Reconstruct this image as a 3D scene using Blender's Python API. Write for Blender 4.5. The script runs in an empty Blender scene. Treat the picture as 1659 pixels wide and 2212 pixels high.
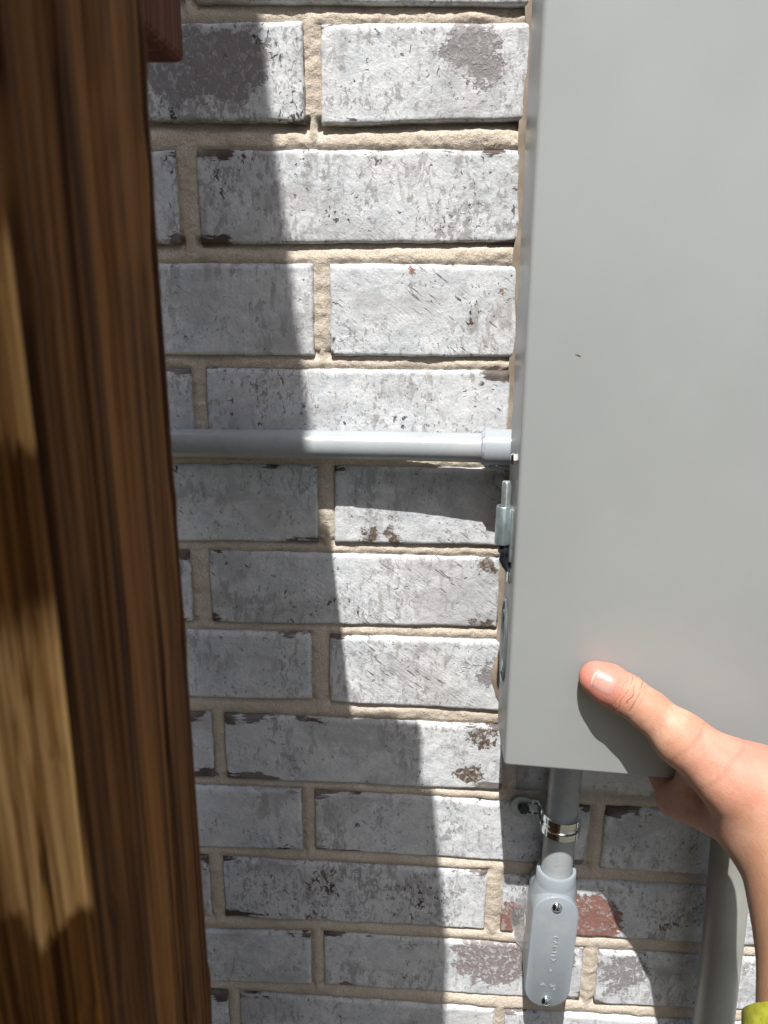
import bpy, bmesh, math, random
import numpy as np
from mathutils import Vector, Matrix

# ------------------------------------------------------------------ camera, sky, sun, exposure
S = bpy.context.scene
COL = S.collection
cd = bpy.data.cameras.new("camera")
cam = bpy.data.objects.new("camera", cd)
COL.objects.link(cam)
cd.sensor_fit = 'VERTICAL'
cd.sensor_height = 36.0
cd.lens = 36.0 * 1661 / 2212
cd.clip_start = 0.01
cd.clip_end = 500.0
cd.dof.use_dof = True
cd.dof.focus_distance = 0.575
cd.dof.aperture_fstop = cd.lens / 2.0
PITCH, YAW, ROLL, DIST = 0.2774, 0.0567, 0.0076, 0.5901
_r = Vector((math.cos(YAW), math.sin(YAW), 0))
_f = Vector((-math.sin(YAW) * math.cos(PITCH), math.cos(YAW) * math.cos(PITCH), -math.sin(PITCH)))
_u = _r.cross(_f)
_r2 = _r * math.cos(ROLL) + _u * math.sin(ROLL)
_u2 = _r2.cross(_f)
cam.matrix_world = Matrix(((_r2.x, _u2.x, -_f.x, 0), (_r2.y, _u2.y, -_f.y, -DIST), (_r2.z, _u2.z, -_f.z, 0), (0, 0, 0, 1)))
S.camera = cam

SUN = Vector((0.187, 1.0, -1.855)).normalized()          # direction the light travels
ELEV = math.asin(-SUN.z)
world = bpy.data.worlds.new("World")
S.world = world
world.use_nodes = True
wn = world.node_tree
wn.nodes.clear()
sky = wn.nodes.new('ShaderNodeTexSky')
sky.sky_type = 'NISHITA'
sky.sun_disc = False
sky.sun_elevation = ELEV
sky.sun_rotation = math.radians(190.6)
sky.dust_density = 3.2
sky.ozone_density = 0.8
bg = wn.nodes.new('ShaderNodeBackground')
bg.inputs['Strength'].default_value = 0.094
wo = wn.nodes.new('ShaderNodeOutputWorld')
wn.links.new(sky.outputs[0], bg.inputs[0])
wn.links.new(bg.outputs[0], wo.inputs[0])

sl = bpy.data.lights.new("sun", 'SUN')
sl.energy = 5.0
sl.angle = math.radians(0.42)
sl.color = (1.0, 0.97, 0.925)
sun = bpy.data.objects.new("sun", sl)
sun.rotation_mode = 'QUATERNION'
sun.rotation_quaternion = SUN.to_track_quat('-Z', 'Y')
sun.location = (-2, -4, 6)
COL.objects.link(sun)

S.view_settings.view_transform = 'Standard'
S.view_settings.look = 'None'
S.view_settings.exposure = 0.40
S.view_settings.gamma = 1.0
S.view_settings.use_curve_mapping = False

# ------------------------------------------------------------------ helpers
rng = np.random.default_rng(7)
random.seed(7)


def vnoise(p, seed=0):
    """value noise, p (N,3) -> 0..1"""
    p = np.asarray(p, float)
    i = np.floor(p).astype(np.int64)
    f = p - i
    f = f * f * (3 - 2 * f)

    def h(a, b, c):
        n = (a * 374761393 + b * 668265263 + c * 1442695041 + seed * 1274126177) & 0x7fffffff
        n = ((n ^ (n >> 13)) * 1274126177) & 0x7fffffff
        n = n ^ (n >> 16)
        return (n & 0xffff) / 65535.0
    x, y, z = i[:, 0], i[:, 1], i[:, 2]
    fx, fy, fz = f[:, 0], f[:, 1], f[:, 2]
    v = 0
    for dx in (0, 1):
        for dy in (0, 1):
            for dz in (0, 1):
                w = (fx if dx else 1 - fx) * (fy if dy else 1 - fy) * (fz if dz else 1 - fz)
                v = v + w * h(x + dx, y + dy, z + dz)
    return v


def fbm(p, seed=0, octv=3):
    p = np.asarray(p, float)
    s, a, t = 0, 1.0, 0
    for k in range(octv):
        s = s + a * vnoise(p * 2 ** k, seed + 17 * k)
        t += a
        a *= 0.5
    return s / t - 0.5


def link(name, me, mat=None, parent=None):
    o = bpy.data.objects.new(name, me)
    COL.objects.link(o)
    if mat is not None and hasattr(me, 'materials'):
        me.materials.append(mat)
    if parent is not None:
        o.parent = parent
    return o


def mesh(name, v, f, mat=None, parent=None, smooth=True):
    me = bpy.data.meshes.new(name)
    me.from_pydata([tuple(map(float, a)) for a in v], [], [tuple(int(i) for i in a) for a in f])
    me.update()
    if smooth:
        me.polygons.foreach_set('use_smooth', [True] * len(me.polygons))
    return link(name, me, mat, parent)


def from_bm(name, bm, mat=None, parent=None, smooth=False, angle=None):
    bmesh.ops.recalc_face_normals(bm, faces=bm.faces)
    me = bpy.data.meshes.new(name)
    bm.to_mesh(me)
    bm.free()
    if smooth or angle:
        me.polygons.foreach_set('use_smooth', [True] * len(me.polygons))
    if angle:
        me.set_sharp_from_angle(angle=math.radians(angle))
    return link(name, me, mat, parent)


def thing(name, label, cat, loc=(0, 0, 0), group=None):
    o = bpy.data.objects.new(name, None)
    o.empty_display_size = 0.02
    COL.objects.link(o)
    o.location = loc
    tag(o, label, cat, group)
    return o


def tag(o, label, cat, group=None):
    o['label'] = label
    o['category'] = cat
    if group:
        o['group'] = group


def adopt(child, root):
    child.parent = root
    child.matrix_parent_inverse = Matrix.Translation(root.location).inverted()
    return child


def box_bm(bm, x0, x1, y0, y1, z0, z1, bevel=0.0, seg=2):
    r = bmesh.ops.create_cube(bm, size=1.0)
    for v in r['verts']:
        v.co = Vector((x0 + (v.co.x + .5) * (x1 - x0), y0 + (v.co.y + .5) * (y1 - y0), z0 + (v.co.z + .5) * (z1 - z0)))
    if bevel:
        es = list({e for v in r['verts'] for e in v.link_edges})
        bmesh.ops.bevel(bm, geom=es, offset=bevel, segments=seg, affect='EDGES', profile=0.5)
    return r['verts']


def frame(d, up=Vector((0, 0, 1))):
    d = d.normalized()
    if abs(d.dot(up)) > 0.97:
        up = Vector((0, 1, 0))
    a = d.cross(up).normalized()
    b = a.cross(d).normalized()
    return a, b


def lathe_bm(bm, base, axis, prof, n=40, cap=True):
    """prof: list of (distance along axis, radius)"""
    base, axis = Vector(base), Vector(axis).normalized()
    a, b = frame(axis)
    rings = []
    for t, r in prof:
        rings.append([bm.verts.new(base + axis * t + (a * math.cos(2 * math.pi * i / n) + b * math.sin(2 * math.pi * i / n)) * r) for i in range(n)])
    for k in range(len(rings) - 1):
        for i in range(n):
            bm.faces.new((rings[k][i], rings[k][(i + 1) % n], rings[k + 1][(i + 1) % n], rings[k + 1][i]))
    if cap:
        bm.faces.new(rings[0][::-1])
        bm.faces.new(rings[-1])
    return rings


def tube_bm(bm, pts, radii, n=24, cap=True, sx=1.0):
    pts = [Vector(p) for p in pts]
    rings = []
    for k, p in enumerate(pts):
        d = (pts[min(k + 1, len(pts) - 1)] - pts[max(k - 1, 0)])
        a, b = frame(d)
        r = radii[k] if hasattr(radii, '__len__') else radii
        rings.append([bm.verts.new(p + (a * math.cos(2 * math.pi * i / n) * sx + b * math.sin(2 * math.pi * i / n)) * r) for i in range(n)])
    for k in range(len(rings) - 1):
        for i in range(n):
            bm.faces.new((rings[k][i], rings[k][(i + 1) % n], rings[k + 1][(i + 1) % n], rings[k + 1][i]))
    if cap:
        bm.faces.new(rings[0][::-1])
        bm.faces.new(rings[-1])


class NT:
    """small node-tree builder"""

    def __init__(self, name):
        self.m = bpy.data.materials.new(name)
        self.m.use_nodes = True
        self.t = self.m.node_tree
        self.t.nodes.clear()
        self.out = self.t.nodes.new('ShaderNodeOutputMaterial')
        self.b = self.t.nodes.new('ShaderNodeBsdfPrincipled')
        self.t.links.new(self.b.outputs[0], self.out.inputs[0])

    def n(self, typ, **kw):
        nd = self.t.nodes.new(typ)
        for k, v in kw.items():
            if k.startswith('in_'):
                key = k[3:]
                key = int(key) if key.isdigit() else key.replace('_', ' ')
                self.set(nd.inputs[key], v)
            else:
                setattr(nd, k, v)
        return nd

    def set(self, sock, v):
        if isinstance(v, bpy.types.NodeSocket):
            self.t.links.new(v, sock)
        else:
            if hasattr(sock.default_value, '__len__') and hasattr(v, '__len__') and len(v) == 3 and len(sock.default_value) == 4:
                v = (*v, 1)
            sock.default_value = v

    def P(self, **kw):
        for k, v in kw.items():
            self.set(self.b.inputs[k.replace('_', ' ')], v)

    def math(self, op, a, b=0.0, c=None, clamp=False):
        nd = self.n('ShaderNodeMath', operation=op, use_clamp=clamp)
        self.set(nd.inputs[0], a)
        self.set(nd.inputs[1], b)
        if c is not None:
            self.set(nd.inputs[2], c)
        return nd.outputs[0]

    def noise(self, vec, scale, detail=3.0, rough=0.55, dist=0.0):
        nd = self.n('ShaderNodeTexNoise')
        self.set(nd.inputs['Vector'], vec)
        nd.inputs['Scale'].default_value = scale
        nd.inputs['Detail'].default_value = detail
        nd.inputs['Roughness'].default_value = rough
        nd.inputs['Distortion'].default_value = dist
        return nd.outputs[0]

    def voro(self, vec, scale, feature='F1', rnd=1.0):
        nd = self.n('ShaderNodeTexVoronoi', feature=feature)
        self.set(nd.inputs['Vector'], vec)
        nd.inputs['Scale'].default_value = scale
        nd.inputs['Randomness'].default_value = rnd
        return nd.outputs['Distance']

    def map(self, vec, scale=(1, 1, 1), rot=(0, 0, 0), loc=(0, 0, 0)):
        nd = self.n('ShaderNodeMapping')
        self.set(nd.inputs['Vector'], vec)
        nd.inputs['Location'].default_value = loc
        nd.inputs['Rotation'].default_value = rot
        nd.inputs['Scale'].default_value = scale
        return nd.outputs[0]

    def step(self, v, lo, hi, a=0.0, b=1.0):
        nd = self.n('ShaderNodeMapRange', interpolation_type='SMOOTHSTEP')
        self.set(nd.inputs[0], v)
        self.set(nd.inputs[1], lo)
        self.set(nd.inputs[2], hi)
        self.set(nd.inputs[3], a)
        self.set(nd.inputs[4], b)
        return nd.outputs[0]

    def mix(self, f, a, b, mode='MIX'):
        nd = self.n('ShaderNodeMix', data_type='RGBA', blend_type=mode)
        self.set(nd.inputs[0], f)
        self.set(nd.inputs[6], a)
        self.set(nd.inputs[7], b)
        return nd.outputs[2]

    def attr(self, name, out='Fac'):
        nd = self.n('ShaderNodeAttribute', attribute_type='OBJECT', attribute_name=name)
        return nd.outputs[out]

    def bump(self, h, strength=0.5, dist=0.001, normal=None):
        nd = self.n('ShaderNodeBump')
        self.set(nd.inputs['Height'], h)
        nd.inputs['Strength'].default_value = strength
        nd.inputs['Distance'].default_value = dist
        if normal is not None:
            self.set(nd.inputs['Normal'], normal)
        return nd.outputs[0]

    def obj(self):
        return self.n('ShaderNodeTexCoord').outputs['Object']

    def sep(self, v):
        nd = self.n('ShaderNodeSeparateXYZ')
        self.set(nd.inputs[0], v)
        return nd.outputs

    def vadd(self, a, b):
        nd = self.n('ShaderNodeVectorMath', operation='ADD')
        self.set(nd.inputs[0], a)
        self.set(nd.inputs[1], b)
        return nd.outputs[0]


# ------------------------------------------------------------------ materials
def mat_brick():
    k = NT('whitewashed brick')
    o = k.obj()
    info = k.n('ShaderNodeObjectInfo')
    off = k.n('ShaderNodeCombineXYZ')
    r = info.outputs['Random']
    k.set(off.inputs[0], k.math('MULTIPLY', r, 37.0))
    k.set(off.inputs[1], k.math('MULTIPLY', r, 91.0))
    k.set(off.inputs[2], k.math('MULTIPLY', r, 53.0))
    v = k.vadd(o, off.outputs[0])
    x, y, z = k.sep(o)
    wear = k.attr('wear')
    # paint colour
    n1 = k.noise(v, 420, 4, 0.6)
    n2 = k.noise(v, 70, 4, 0.6, 0.4)
    n3 = k.noise(v, 18, 3, 0.6)
    paint = k.mix(k.step(n2, 0.35, 0.65), (0.56, 0.59, 0.62), (0.70, 0.72, 0.745))
    paint = k.mix(k.math('MULTIPLY', k.step(n1, 0.40, 0.70), 0.55), paint, (0.44, 0.455, 0.475))
    paint = k.mix(k.math('MULTIPLY', k.step(n3, 0.45, 0.62), 0.35), paint, (0.73, 0.73, 0.72))
    # thin, greyer washes running down the face
    vs = k.map(v, (1.0, 1.0, 0.35))
    wash = k.noise(vs, 150, 5, 0.65, 0.6)
    washm = k.math('MULTIPLY', k.step(wash, 0.50, 0.60), k.step(k.noise(v, 14, 2), 0.42, 0.60))
    paint = k.mix(k.math('MULTIPLY', washm, 0.65), paint, (0.30, 0.285, 0.285))
    # flaking: pale grey where the wash is thin
    fl = k.noise(k.map(v, (1, 1, 0.6)), 260, 5, 0.7, 0.3)
    fl = k.math('ADD', fl, k.math('MULTIPLY', k.math('SUBTRACT', k.noise(v, 34, 3, 0.6), 0.5), 0.5))
    fthr = k.math('SUBTRACT', 0.63, k.math('MULTIPLY', wear, 0.12))
    flm = k.step(fl, fthr, k.math('ADD', fthr, 0.05))
    paint = k.mix(k.math('MULTIPLY', flm, 0.75), paint, (0.285, 0.275, 0.28))
    # bare clay showing through
    clay = k.mix(k.step(n3, 0.40, 0.60), (0.085, 0.062, 0.052), (0.20, 0.175, 0.17))
    spk = k.noise(k.map(v, (1, 1, 0.7)), 210, 5, 0.62, 0.9)
    big = k.noise(v, 26, 3, 0.55, 0.5)
    lvl = k.math('ADD', spk, k.math('MULTIPLY', k.math('SUBTRACT', big, 0.5), 0.55))
    thr = k.math('SUBTRACT', 0.755, k.math('MULTIPLY', wear, 0.165))
    m1 = k.step(lvl, thr, k.math('ADD', thr, 0.035))
    # dark brushed patches at the ends
    hx = k.attr('halfx')
    ex = k.math('SUBTRACT', hx, k.math('ABSOLUTE', x))
    ez = k.math('SUBTRACT', 0.0325, k.math('ABSOLUTE', z))
    endn = k.noise(k.map(v, (60, 60, 300)), 1.0, 5, 0.68, 0.3)
    endb = k.noise(v, 30, 2)
    e = k.math('ADD', k.step(ez, 0.0, 0.017, 0.30, -0.12), k.step(ex, 0.0, 0.075, 0.24, -0.16))
    e = k.math('ADD', e, k.math('MULTIPLY', k.math('SUBTRACT', endb, 0.5), 1.0))
    e = k.math('ADD', e, k.math('MULTIPLY', k.math('SUBTRACT', endn, 0.5), 0.75))
    thr2 = k.math('SUBTRACT', 0.62, k.math('MULTIPLY', k.attr('ends'), 0.34))
    m2 = k.step(e, thr2, k.math('ADD', thr2, 0.06))
    # slanting scratches
    vr = k.map(v, (1, 1, 1), (0, math.radians(-38), 0))
    scr = k.noise(k.map(vr, (75, 75, 560)), 1.0, 2, 0.5)
    m3 = k.math('MULTIPLY', k.step(scr, 0.64, 0.70), k.attr('scratch'))
    m3 = k.math('MULTIPLY', m3, k.step(k.noise(v, 22, 2), 0.45, 0.58))
    # pits
    pn = k.n('ShaderNodeTexNoise')
    k.set(pn.inputs['Vector'], v)
    pn.inputs['Scale'].default_value = 330
    pv = k.n('ShaderNodeVectorMath', operation='MULTIPLY_ADD')
    k.set(pv.inputs[0], pn.outputs['Color'])
    pv.inputs[1].default_value = (.008, .008, .008)
    k.set(pv.inputs[2], v)
    pit = k.voro(pv.outputs[0], 165)
    m4 = k.math('MULTIPLY', k.step(pit, 0.10, 0.22, 1.0, 0.0), k.step(k.noise(v, 60, 2), 0.54, 0.62))
    # broad grey smears
    sm_ = k.step(k.noise(k.map(v, (1.0, 1.0, 1.7)), 11, 4, 0.62, 0.5), 0.50, 0.62)
    paint = k.mix(k.math('MULTIPLY', sm_, 0.48), paint, (0.39, 0.385, 0.39))
    # worn arrises
    ed = k.math('MINIMUM', ez, ex)
    edn = k.math('ADD', k.math('MULTIPLY', k.noise(v, 75, 4, 0.65), 0.020), -0.0118)
    m5 = k.step(k.math('SUBTRACT', edn, ed), 0.0, 0.0012)
    m5 = k.math('MULTIPLY', m5, k.math('MULTIPLY', k.attr('ends'), 0.6))
    # named bare spots (x, z, radius) per brick
    masks = [m1, m2, m3, k.math('MULTIPLY', m4, 0.8)]
    for nm in ('spot', 'spot_b'):
        sx, sz, sr = k.sep(k.attr(nm, 'Vector'))
        dx = k.math('SUBTRACT', x, sx)
        dz = k.math('MULTIPLY', k.math('SUBTRACT', z, sz), 1.25)
        d = k.math('SQRT', k.math('ADD', k.math('MULTIPLY', dx, dx), k.math('MULTIPLY', dz, dz)))
        q = k.math('ADD', k.math('SUBTRACT', sr, d), k.math('MULTIPLY', k.math('SUBTRACT', k.noise(v, 85, 5, 0.72), 0.5), 0.055))
        masks.append(k.step(q, -0.0015, 0.002))
    m = masks[0]
    for mm in masks[1:]:
        m = k.math('MAXIMUM', m, mm)
    spotmix = k.math('MAXIMUM', masks[4], masks[5])
    lace = k.step(k.noise(k.map(v, (1, 1, 0.8)), 240, 4, 0.6, 0.6), 0.50, 0.60)
    spotm = k.math('MULTIPLY', spotmix, k.math('SUBTRACT', 1.0, k.math('MULTIPLY', lace, k.attr('lace'))))
    m = k.math('MAXIMUM', k.math('MAXIMUM', m1, m2), k.math('MAXIMUM', masks[2], masks[3]))
    m = k.math('MAXIMUM', k.math('MAXIMUM', m, m5), spotm)
    clay = k.mix(spotm, clay, k.mix(k.attr('red'), (0.27, 0.255, 0.262), (0.27, 0.088, 0.05)))
    brn = k.mix(k.step(n1, 0.35, 0.65), (0.085, 0.064, 0.05), (0.19, 0.145, 0.115))
    clay = k.mix(k.math('MULTIPLY', spotm, k.step(k.attr('red'), -0.6, -0.3, 1.0, 0.0)), clay, brn)
    col = k.mix(m, paint, clay)
    # relief
    h = k.math('ADD', k.math('MULTIPLY', n1, 0.55), k.math('MULTIPLY', k.noise(v, 170, 5, 0.68, 0.4), 1.1))
    h = k.math('ADD', h, k.math('MULTIPLY', m, -0.55))
    ridge = k.math('ABSOLUTE', k.math('SUBTRACT', k.noise(v, 38, 2, 0.5, 0.4), 0.5))
    h = k.math('ADD', h, k.math('MULTIPLY', k.step(ridge, 0.0, 0.016, 0.55, 0.0), k.step(k.noise(v, 17, 2), 0.60, 0.70)))
    h = k.math('ADD', h, k.math('MULTIPLY', k.noise(k.map(vr, (60, 60, 480)), 1.0, 3), k.math('MULTIPLY', k.math('MULTIPLY', k.attr('scratch'), 0.9), k.step(k.noise(v, 15, 2), 0.46, 0.60))))
    h = k.math('ADD', h, k.math('MULTIPLY', m4, -0.6))
    k.P(Base_Color=col, Roughness=0.62, Normal=k.bump(h, 0.62, 0.0011))
    k.P(Specular_IOR_Level=0.35)
    return k.m


def mat_mortar():
    k = NT('sandy mortar')
    o = k.obj()
    a = k.noise(o, 900, 3, 0.7)
    b = k.noise(o, 45, 4, 0.6)
    c = k.noise(o, 350, 3, 0.6)
    col = k.mix(k.step(a, 0.35, 0.65), (0.46, 0.39, 0.315), (0.68, 0.605, 0.51))
    col = k.mix(k.math('MULTIPLY', k.step(b, 0.42, 0.65), 0.5), col, (0.52, 0.45, 0.37))
    col = k.mix(k.math('MULTIPLY', k.step(c, 0.60, 0.72), 0.6), col, (0.78, 0.72, 0.64))
    st_ = k.step(k.noise(o, 16, 5, 0.7, 0.6), 0.50, 0.66)
    col = k.mix(k.math('MULTIPLY', st_, 0.30), col, (0.33, 0.275, 0.22))
    wh = k.step(k.noise(k.map(o, (1, 1, 2)), 70, 4, 0.7), 0.60, 0.70)
    col = k.mix(k.math('MULTIPLY', wh, 0.5), col, (0.74, 0.72, 0.69))
    h = k.math('ADD', k.math('MULTIPLY', a, 0.5), k.math('MULTIPLY', c, 0.9))
    k.P(Base_Color=col, Roughness=0.9, Specular_IOR_Level=0.15, Normal=k.bump(h, 0.9, 0.0012))
    return k.m


def mat_wood(name, dark, mid, light, red=False, patch=False):
    k = NT(name)
    o = k.obj()
    s1 = k.noise(k.map(o, (470, 470, 5.0)), 1.0, 5, 0.65, 0.35)
    s2 = k.noise(k.map(o, (55, 55, 1.6)), 1.0, 3, 0.6, 0.5)
    s3 = k.noise(k.map(o, (700, 700, 14)), 1.0, 3, 0.6)
    bl = k.noise(k.map(o, (30, 30, 9)), 1.0, 3, 0.6)
    col = k.mix(k.step(s1, 0.40, 0.60), dark, mid)
    col = k.mix(k.math('MULTIPLY', k.step(s2, 0.5, 0.68), 0.8), col, light)
    col = k.mix(k.math('MULTIPLY', k.step(s3, 0.5, 0.7), 0.4), col, dark)
    col = k.mix(k.math('MULTIPLY', k.step(bl, 0.58, 0.72), 0.5), col, light)
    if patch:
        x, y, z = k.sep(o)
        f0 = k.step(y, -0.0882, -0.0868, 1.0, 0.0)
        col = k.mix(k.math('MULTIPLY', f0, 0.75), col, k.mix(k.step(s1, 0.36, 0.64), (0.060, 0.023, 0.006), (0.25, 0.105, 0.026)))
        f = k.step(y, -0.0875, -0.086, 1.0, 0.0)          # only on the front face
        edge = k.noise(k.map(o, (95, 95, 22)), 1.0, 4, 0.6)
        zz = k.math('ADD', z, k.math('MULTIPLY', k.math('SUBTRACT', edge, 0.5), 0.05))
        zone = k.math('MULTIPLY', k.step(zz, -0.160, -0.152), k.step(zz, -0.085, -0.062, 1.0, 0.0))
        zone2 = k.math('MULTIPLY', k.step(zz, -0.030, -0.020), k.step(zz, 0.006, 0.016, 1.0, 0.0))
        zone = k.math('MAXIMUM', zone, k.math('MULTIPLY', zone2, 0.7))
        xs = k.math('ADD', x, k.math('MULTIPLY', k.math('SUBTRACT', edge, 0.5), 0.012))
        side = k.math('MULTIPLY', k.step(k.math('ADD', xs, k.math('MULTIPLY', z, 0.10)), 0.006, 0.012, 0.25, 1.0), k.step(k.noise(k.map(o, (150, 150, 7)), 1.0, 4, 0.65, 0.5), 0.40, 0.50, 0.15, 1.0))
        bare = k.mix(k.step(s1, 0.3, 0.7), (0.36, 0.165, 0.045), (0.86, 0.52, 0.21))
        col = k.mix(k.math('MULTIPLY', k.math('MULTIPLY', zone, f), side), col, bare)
    k.P(Base_Color=col, Roughness=0.85, Specular_IOR_Level=0.10, Normal=k.bump(k.math('ADD', s1, k.math('MULTIPLY', s3, 0.5)), 0.7, 0.001))
    return k.m


def mat_simple(name, col, rough=0.5, metal=0.0, var=0.06, scale=60, bump=0.0, bscale=300, coat=0.0, spec=0.5, smudge=None):
    k = NT(name)
    o = k.obj()
    n = k.noise(o, scale, 4, 0.6)
    dark = tuple(c * (1 - var * 2) for c in col)
    lite = tuple(min(1, c * (1 + var * 2)) for c in col)
    c = k.mix(k.step(n, 0.3, 0.7), dark, lite)
    if smudge:
        sm = k.math('MULTIPLY', k.step(k.noise(k.map(o, smudge), 1.0, 5, 0.7, 0.6), 0.62, 0.72), 0.55)
        c = k.mix(sm, c, tuple(q * 0.45 for q in col))
        s2 = k.math('MULTIPLY', k.step(k.noise(k.map(o, tuple(q * 0.4 for q in smudge)), 1.0, 4, 0.6), 0.50, 0.70), 0.22)
        c = k.mix(s2, c, (0.50, 0.47, 0.42))
    k.P(Base_Color=c, Metallic=metal, Specular_IOR_Level=spec, Coat_Weight=coat, Coat_Roughness=0.15)
    k.P(Roughness=k.step(k.noise(o, scale * 2.3, 3), 0.3, 0.7, rough * 0.85, rough * 1.15))
    if bump:
        k.P(Normal=k.bump(k.noise(o, bscale, 2), bump, 0.0006))
    return k.m


def mat_skin():
    k = NT('skin')
    o = k.obj()
    n = k.noise(o, 55, 4, 0.6)
    n2 = k.noise(o, 420, 3, 0.6)
    ve = k.voro(k.map(o, (1, 1, 1)), 900)
    c = k.mix(k.step(n, 0.35, 0.65), (0.49, 0.255, 0.170), (0.575, 0.345, 0.245))
    c = k.mix(k.math('MULTIPLY', k.step(n2, 0.50, 0.72), 0.35), c, (0.43, 0.19, 0.135))
    c = k.mix(k.math('MULTIPLY', k.step(k.noise(o, 130, 4, 0.65), 0.5, 0.68), 0.25), c, (0.60, 0.26, 0.20))
    # redder towards the thumb and its root
    tip = k.attr_geo('flush')
    c = k.mix(k.math('MULTIPLY', tip, 0.75), c, (0.62, 0.215, 0.170))
    tan = k.attr_geo('tan')
    c = k.mix(k.math('MULTIPLY', tan, 0.8), c, (0.37, 0.20, 0.105))
    crease = k.attr_geo('crease')
    al = k.attr_geo('along')
    wob = k.math('MULTIPLY', k.math('SUBTRACT', k.noise(o, 150, 3, 0.6), 0.5), 0.0052)
    alw = k.math('ADD', al, wob)
    for off, wd, am in ((.0006, .00042, .9), (-.0030, .00036, .8), (.0040, .00038, .7), (-.0062, .00034, .5), (.0072, .00034, .35)):
        ln = k.step(k.math('ABSOLUTE', k.math('SUBTRACT', alw, off)), 0.0, wd * 1.8, am, 0.0)
        ln = k.math('MULTIPLY', ln, k.step(k.noise(o, 95 + off * 9000, 2), 0.36, 0.52))
        crease = k.math('MAXIMUM', crease, k.math('MULTIPLY', ln, k.attr_geo('knuckle')))
    wr = k.noise(k.map(o, (1, 1, 1)), 260, 3, 0.6)
    c = k.mix(k.math('MULTIPLY', crease, 0.75), c, (0.25, 0.09, 0.055))
    h = k.math('ADD', k.math('MULTIPLY', ve, 0.25), k.math('MULTIPLY', wr, 0.28))
    h = k.math('SUBTRACT', h, k.math('MULTIPLY', crease, 0.9))
    k.P(Base_Color=c, Roughness=0.54, Specular_IOR_Level=0.3, Subsurface_Weight=0.25, Subsurface_Radius=(0.012, 0.004, 0.002),
        Subsurface_Scale=0.4, Normal=k.bump(h, 0.5, 0.0009))
    return k.m


def _attr_geo(self, name):
    nd = self.n('ShaderNodeAttribute', attribute_type='GEOMETRY', attribute_name=name)
    return nd.outputs['Fac']


NT.attr_geo = _attr_geo


def mat_clear():
    k = NT('clear sealant')
    o = k.obj()
    n = k.noise(o, 120, 3)
    k.P(Base_Color=(0.80, 0.80, 0.83), Roughness=0.12, Transmission_Weight=0.82, IOR=1.38, Normal=k.bump(n, 0.5, 0.002))
    return k.m


M_BRICK = mat_brick()
M_MORTAR = mat_mortar()
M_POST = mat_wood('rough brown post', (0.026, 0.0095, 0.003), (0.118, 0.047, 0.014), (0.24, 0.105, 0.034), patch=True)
M_BOARD = mat_wood('brown fence board', (0.06, 0.028, 0.012), (0.17, 0.09, 0.04), (0.24, 0.14, 0.07))
M_RAIL = mat_wood('red brown rail', (0.07, 0.024, 0.016), (0.14, 0.052, 0.034), (0.20, 0.09, 0.055))
M_BOX = mat_simple('grey enamel', (0.352, 0.371, 0.370), 0.36, var=0.02, scale=7, bump=0.07, bscale=900)
M_BOXBACK = mat_simple('grey enamel side', (0.40, 0.41, 0.40), 0.34, var=0.02, scale=30)
M_CAULK = mat_simple('tan caulk', (0.345, 0.285, 0.225), 0.38, var=0.10, scale=45, bump=0.4, bscale=160)
M_PVC = mat_simple('grey plastic conduit', (0.36, 0.39, 0.41), 0.30, var=0.025, scale=35, bump=0.12, bscale=500, smudge=(38, 160, 160))
M_PVCD = mat_simple('dark grey plastic conduit', (0.335, 0.345, 0.315), 0.40, var=0.05, scale=25, bump=0.1, bscale=300, smudge=(160, 160, 14))
M_COUP = mat_simple('pale grey plastic', (0.37, 0.405, 0.44), 0.25, var=0.02, scale=40)
M_LB = mat_simple('grey fitting plastic', (0.285, 0.32, 0.355), 0.36, var=0.012, scale=25, bump=0.06, bscale=700, smudge=(95, 95, 70))
M_PURPLE = mat_simple('purple primer', (0.36, 0.355, 0.43), 0.35, var=0.15, scale=200)
M_ZINC = mat_simple('zinc plated steel', (0.60, 0.66, 0.66), 0.24, metal=0.8, var=0.08, scale=120)
M_ZINCD = mat_simple('dull zinc steel', (0.36, 0.43, 0.45), 0.33, metal=0.7, var=0.12, scale=90)
M_CHROME = mat_simple('bright chrome', (0.86, 0.90, 0.92), 0.16, metal=1.0, var=0.02, scale=80)
M_BLACK = mat_simple('black steel', (0.022, 0.026, 0.034), 0.4, var=0.2, scale=200)
M_SKIN = mat_skin()
M_NAIL = mat_simple('finger nail', (0.53, 0.28, 0.235), 0.34, var=0.04, scale=150)
M_NAILE = mat_simple('nail edge', (0.58, 0.39, 0.31), 0.4, var=0.03, scale=150)
M_SLEEVE = mat_simple('yellow green fabric', (0.40, 0.41, 0.03), 0.8, var=0.12, scale=150, bump=0.4, bscale=900)
M_CLEAR = mat_clear()


def mat_ground():
    k = NT('thin dry lawn')
    o = k.obj()
    a = k.noise(o, 1.6, 6, 0.65)
    b = k.noise(o, 28, 5, 0.7)
    c = k.mix(k.step(a, 0.35, 0.65), (0.085, 0.080, 0.062), (0.125, 0.115, 0.092))
    c = k.mix(k.math('MULTIPLY', k.step(b, 0.5, 0.7), 0.6), c, (0.055, 0.065, 0.028))
    k.P(Base_Color=c, Roughness=0.95, Specular_IOR_Level=0.1, Normal=k.bump(b, 0.8, 0.02))
    return k.m


# ------------------------------------------------------------------ ground
GZ = -1.12
g = mesh('ground', [(-60, -60, GZ), (60, -60, GZ), (60, 60, GZ), (-60, 60, GZ)], [(0, 1, 2, 3)], mat_ground(), smooth=False)
g['kind'] = 'structure'

# ------------------------------------------------------------------ brick wall
wall = thing('brick_wall', 'whitewashed brick wall with sandy mortar joints, half in shade', 'wall', (0, 0, GZ))
wall['kind'] = 'thing'
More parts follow.
